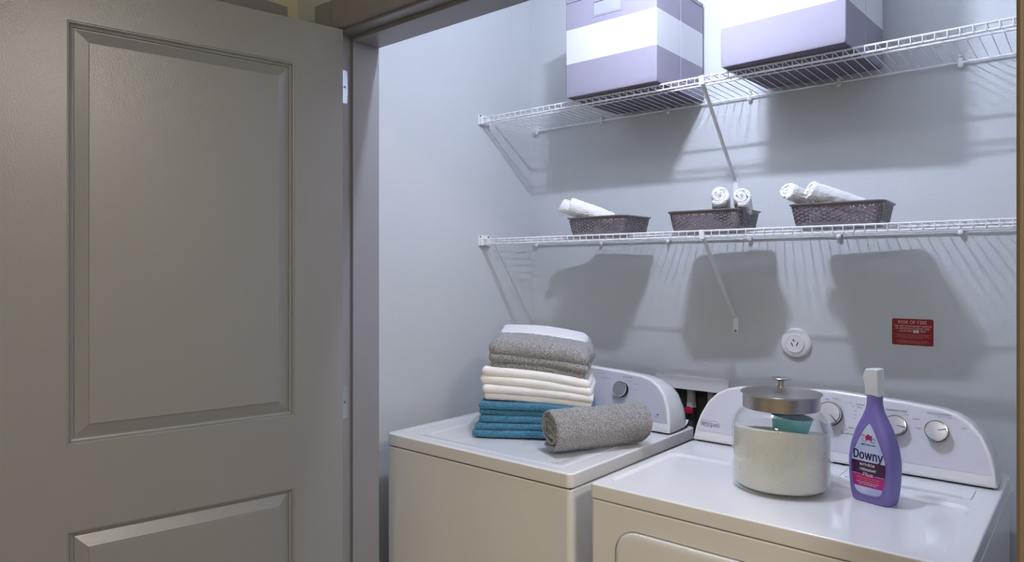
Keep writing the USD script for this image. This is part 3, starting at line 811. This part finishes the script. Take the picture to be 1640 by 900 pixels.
def wrap(poly, off, thick=.0003, step=.004):
    """a label piece: polygon in (x, z) laid on the bottle's front"""
    ms = []
    x0, y0, x1, y1 = poly.bounds
    y = y0
    while y < y1:
        pc = poly.intersection(sbox(x0 - 1, y, x1 + 1, y + step))
        x = x0
        while x < x1:
            c = pc.intersection(sbox(x, y - 1, x + step * 2, y + 1))
            if not c.is_empty and c.area > 1e-10:
                ms += [extrude(g, thick) for g in getattr(c, 'geoms', [c]) if g.geom_type == 'Polygon' and g.area > 1e-10]
            x += step * 2
        y += step
    return wrapm(cat(*ms), off)
def wrapm(m, off):
    v = m.vertices.copy(); yy = front(v[:, 0], v[:, 1]) - off - v[:, 2]
    m2 = trimesh.Trimesh(np.c_[v[:, 0], yy, v[:, 1]], m.faces, process=False); m2.fix_normals(); return m2
lab = part('label', bt)
obj('label_sheet', wrap(tl, .0002), mat('label_pale_blue', lin(205, 214, 238), .4, speck=(18, lin(176, 188, 226), .42, .6)), lab, False)
obj('label_band', wrap(tl.intersection(sbox(-1, .0605, 1, .0885)), .0005), mat('label_dark_purple', lin(58, 16, 66), .4), lab, False)
obj('label_band', wrap(tl.intersection(sbox(-1, .0345, 1, .0605)), .0005), mat('label_magenta', lin(178, 22, 128), .4), lab, False)
edge = tl.buffer(.0016).exterior
ep = np.array([edge.interpolate(q, normalized=True).coords[0] for q in np.linspace(0, 1, 90)])
obj('label_rib', tube([(x, front(x, z) - .0001, z) for x, z in ep], .0011, 6, cap=False), violet, bt, True)
navy, wink = mat('label_navy', lin(30, 28, 84), .5), mat('label_white', lin(238, 236, 242), .5)
obj('lettering', wrapm(put(txt('Downy', .0180, .0640, True), 0, .0935), .0008), navy, lab, False)
obj('lettering', wrapm(cat(put(txt('wrinkle', .0068, .033), -.001, .0792), put(txt('releaser', .0068, .036), .001, .0690)), .0011), wink, lab, False)
pls = txt('Plus', .0075, .022); pls.vertices[:, 0] += pls.vertices[:, 1] * .25
obj('lettering', wrapm(cat(put(pls, 0, .0580), put(extrude(sbox(-.034, 0, -.014, .0006), .0003), 0, .0602), put(extrude(sbox(.016, 0, .034, .0006), .0003), 0, .0602)), .0011), wink, lab, False)
obj('lettering', wrapm(cat(put(txt('Quickly removes wrinkles', .0030, .050), 0, .0520), put(txt('Freshens clothes without washing', .0026, .046), 0, .0475)), .0010), mat('label_orange', lin(244, 140, 70), .5), lab, False)
obj('lettering', wrapm(cat(put(txt('fabric spray for wrinkles, odor and static', .0020, .048), 0, .0430), put(txt('safe on all colorfast fabrics', .0020, .038), 0, .0390)), .0010), wink, lab, False)
obj('lettering', wrapm(put(txt('light fresh scent', .0030, .030), 0, .1235), .0007), navy, lab, False)
fl_ = [affinity.rotate(affinity.scale(Point(0, .0040).buffer(.0030), .9, 1.25), a, origin=(0, 0)) for a in (20, 75, 130, 235, 300)]
obj('flower_emblem', wrapm(put(extrude(unary_union(fl_ + [Point(0, 0).buffer(.0035)]), .0003), .001, .1395), .0007), mat('label_crimson', lin(170, 14, 92), .5), lab, False)
sw = []
for cx_, r_ in ((-.0085, .0050), (.010, .0052)):
    a = np.radians(np.linspace(20, 330, 26)); sw.append(LineString(np.c_[cx_ + r_ * np.cos(a), .1345 + .8 * r_ * np.sin(a)]).buffer(.00035))
sw.append(LineString([(-.016, .142), (-.011, .1435), (-.006, .143)]).buffer(.0004)); sw.append(LineString([(-.011, .141), (-.0105, .146)]).buffer(.0003))
obj('swirl_emblem', wrapm(cat(*[extrude(g, .0003) for g in sw]), .0006), navy, lab, False)
cap_mat = mat('frosted_plastic', lin(240, 243, 242), .25, transmission_weight=.18, ior=1.3)
# frosted over-cap: outline seen from the front of the label, with depth
outl = Polygon([(-.0185, .2275), (-.0180, .243), (-.0205, .256), (-.0228, .2655), (-.0225, .2695), (-.0190, .2800), (-.0160, .2845), (.0060, .2868), (.0160, .2850), (.0170, .262), (.0175, .240), (.0200, .222), (.0165, .2215), (.0150, .2275)])
def puff(poly, th, r=.005, n=4):
    rg_ = []
    for k in range(n + 1):
        a = math.pi / 2 * k / n; i, o = r * (1 - math.sin(a)), th / 2 - r + r * math.cos(a)
        rg_.append((i, -o))
    rg_ += [(i, -o) for i, o in rg_[::-1]]
    base_ = np.array([poly.exterior.interpolate(q, normalized=True).coords[0] for q in np.linspace(0, 1, 120, endpoint=False)])
    cc = base_.mean(0); T = np.roll(base_, -1, 0) - np.roll(base_, 1, 0); T /= np.linalg.norm(T, axis=1)[:, None]; N = np.stack([T[:, 1], -T[:, 0]], 1)
    if not poly.exterior.is_ccw: N = -N
    return loft([np.c_[(base_ - N * i)[:, 0], np.full(len(base_), o), (base_ - N * i)[:, 1]] for i, o in rg_])
outl = affinity.scale(outl, .84, 1, origin=(0, 0)).buffer(-.002).buffer(.004).buffer(-.002)
obj('over_cap', puff(outl, .029, .0035), cap_mat, bt, 50)
pump = mat('pump_beige', lin(206, 206, 190), .4)
obj('spray_pump', cat(lathe([(0, .2290), (.0125, .2290), (.0125, .246), (.009, .248), (.009, .256), (0, .256)], 32), rbox(-.0150, -.008, .256, .0120, .008, .2740, .003, 2)), pump, bt, 30)

# ================================================================== ON THE BACK WALL
ot = thing('dryer_outlet', 'round white dryer power outlet on the wall above the jar', 'outlet', (1.0375, 0, 1.1825))
obj('cover_plate', frame_map(lathe([(0, .0), (.0455, 0), (.0460, .004), (.0440, .010), (.0400, .0135), (.0330, .0150), (0, .0150)], 56), (0, 0, 0), (1, 0, 0), (0, 0, 1), (0, -1, 0)), white_plastic, ot, 40)
so = obj('socket', frame_map(lathe([(0, .0), (.0290, 0.0), (.0290, .0185), (.0278, .0200), (.0245, .0200), (.0235, .0192), (0, .0192)], 48), (0, 0, 0), (1, 0, 0), (0, 0, 1), (0, -1, 0)), white_plastic, ot, 35)
slots = [affinity.rotate(sbox(-.0012, -.006, .0012, .006), 24, origin=(0, 0)), affinity.rotate(sbox(-.0012, -.006, .0012, .006), -24, origin=(0, 0))]
sl = cat(put(extrude(slots[0], .0006), -.0075, -.0035, .0191), put(extrude(slots[1], .0006), .0080, -.0020, .0191), put(extrude(Polygon([(-.004, 0), (.003, 0), (.003, .002), (-.0016, .002), (-.0016, .007), (-.004, .007)]), .0006), -.0005, .0060, .0191))
obj('slots', frame_map(sl, (0, 0, 0), (1, 0, 0), (0, 0, 1), (0, -1, 0)), dark, so, False)

sg = thing('warning_sign', 'red fire risk placard with white lettering on the wall above the dryer', 'sign', (1.3508, 0, 1.2330))
FS = ((0, 0, 0), (1, 0, 0), (0, 0, 1), (0, -1, 0))
obj('plate', frame_map(extrude(rrect(-.0505, -.0365, .0505, .0365, .004), .0012), *FS), mat('sign_red', lin(138, 16, 26), .4), sg, 30)
sgi = mat('sign_ink', lin(232, 190, 190), .5)
rows = [('RISK OF FIRE', .0085, .070, .0230), ('THE NET EQUIVALENT LENGTH', .0050, .090, .0140), ('OF DRYER DUCT FROM THIS', .0050, .084, .0070), ('LOCATION IS        FEET', .0050, .066, .0000)]
obj('lettering', frame_map(cat(*[put(txt(s, h, w), 0, y, .0012) for s, h, w, y in rows]), *FS), sgi, sg, False)
obj('number_patch', frame_map(put(extrude(sbox(-.0065, -.004, .0065, .004), .0003), .0090, .0020, .0012), *FS), mat('sign_patch', lin(215, 220, 232), .5), sg, False)
obj('number', frame_map(put(txt('41', .0062, .0085), .0090, -.0010, .0016), *FS), mat('sign_number', lin(30, 28, 60), .5), sg, False)
small = []
for i, w in enumerate((.086, .078, .088, .052, .0, .074, .080, .066)):
    if w:
        x = -w / 2
        rnd = random.Random(i)
        while x < w / 2:
            l = rnd.uniform(.003, .009); small.append(put(extrude(sbox(0, 0, min(l, w / 2 - x), .0011), .0002), x, -.0075 - i * .0034, .0012)); x += l + .0014
obj('fine_print', frame_map(cat(*small), *FS), mat('sign_ink_soft', lin(196, 120, 122), .5), sg, False)

# supply box in the wall behind the appliances
sb = thing('washer_supply_box', 'white recessed water supply box in the wall between the two control panels', 'supply box', (0, 0, 0))
h = hole.bounds
fo = sbox(WB[0], WB[2], WB[1], WB[3]).difference(sbox(h[0] + .004, h[1] + .004, h[2] - .004, h[3] - .004))
obj('frame', frame_map(extrude(fo, .008), (0, -.0002, 0), (1, 0, 0), (0, 0, 1), (0, -1, 0)), white_plastic, sb)
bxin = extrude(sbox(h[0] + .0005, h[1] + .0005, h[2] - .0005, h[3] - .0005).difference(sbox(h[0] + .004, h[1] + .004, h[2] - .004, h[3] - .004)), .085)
obj('box', cat(frame_map(bxin, (0, .085, 0), (1, 0, 0), (0, 0, 1), (0, -1, 0)), bx(h[0] + .001, .082, h[1] + .001, h[2] - .001, .086, h[3] - .001)), mat('supply_box_inside_shaded', lin(92, 86, 84), .6), sb)  # inside of the white box, with the console's shade put into its colour
red_h, hose_m, pipe_m = mat('red_handle', lin(190, 30, 60), .35), mat('grey_hose', lin(58, 58, 62), .5), mat('valve_white', lin(196, 194, 196), .35)
for i, x in enumerate((.672, .747)):
    v = part('supply_valve', sb)
    obj('valve_body', cat(cyl((x, .040, .950), (x, .040, .9980), .0150, 20), cyl((x, .040, .935), (x, .040, .952), .0180, 6)), pipe_m, v)
    obj('handle', cat(cyl((x, .012, .928), (x, .040, .928), .011, 16), rbox(x - .020, .006, .918, x + .020, .016, .936, .003, 2)), red_h, v)
    obj('hose', tube([(x, .040, .935), (x, .038, .905), (x + .006, .030, .870), (x + .01, .02, .845), (x + .01, .01, .830)], .0125, 12), hose_m, v)

# ================================================================== LAMPS
L_ = CLOSET_LAMP
cl_ = thing('closet_lamp', 'white wall lamp with one short tube bulb above the closet door', 'lamp', (L_['pos'][0], YB, L_['pos'][2]))
yo = L_['pos'][1] - YB
obj('back_plate', rbox(-.05, .0003, -.05, .05, .016, .05, .004, 2), white_plastic, cl_)
glow = emit('closet_bulb_glow', L_['color'], L_['strength'])
for x in L_['xs']:
    b_ = trimesh.creation.capsule(height=.055, radius=L_['radius'], count=[24, 24]); b_.apply_translation((0, 0, -b_.bounds.mean(0)[2]))
    b_.apply_transform(trimesh.transformations.rotation_matrix(math.pi / 2, (0, 1, 0))); b_.apply_translation((x, yo, 0))
    obj('bulb', b_, glow, cl_, True)
    obj('bulb_holder', cyl((x, .014, 0), (x, yo - L_['radius'] * .9, 0), .008, 16), white_plastic, cl_)
for L_ in ROOM_LAMPS:
    t = thing('ceiling_lamp', 'round flush ceiling lamp with a warm glowing diffuser, ' + ('to the right of the camera' if L_['pos'][0] > 2 else 'behind the camera'), 'lamp', L_['pos'])
    hz = ROOM_H - L_['pos'][2]; r = L_['radius']
    obj('rim', lathe([(r, hz), (r + .02, hz), (r + .02, -.004), (r, -.004)], 48), white_plastic, t)
    obj('diffuser', lathe([(0, -.002), (r - .001, -.002), (r - .001, .004), (0, .004)], 48), emit('room_glow_%d' % (10 * L_['pos'][0]), L_['color'], L_['strength']), t)
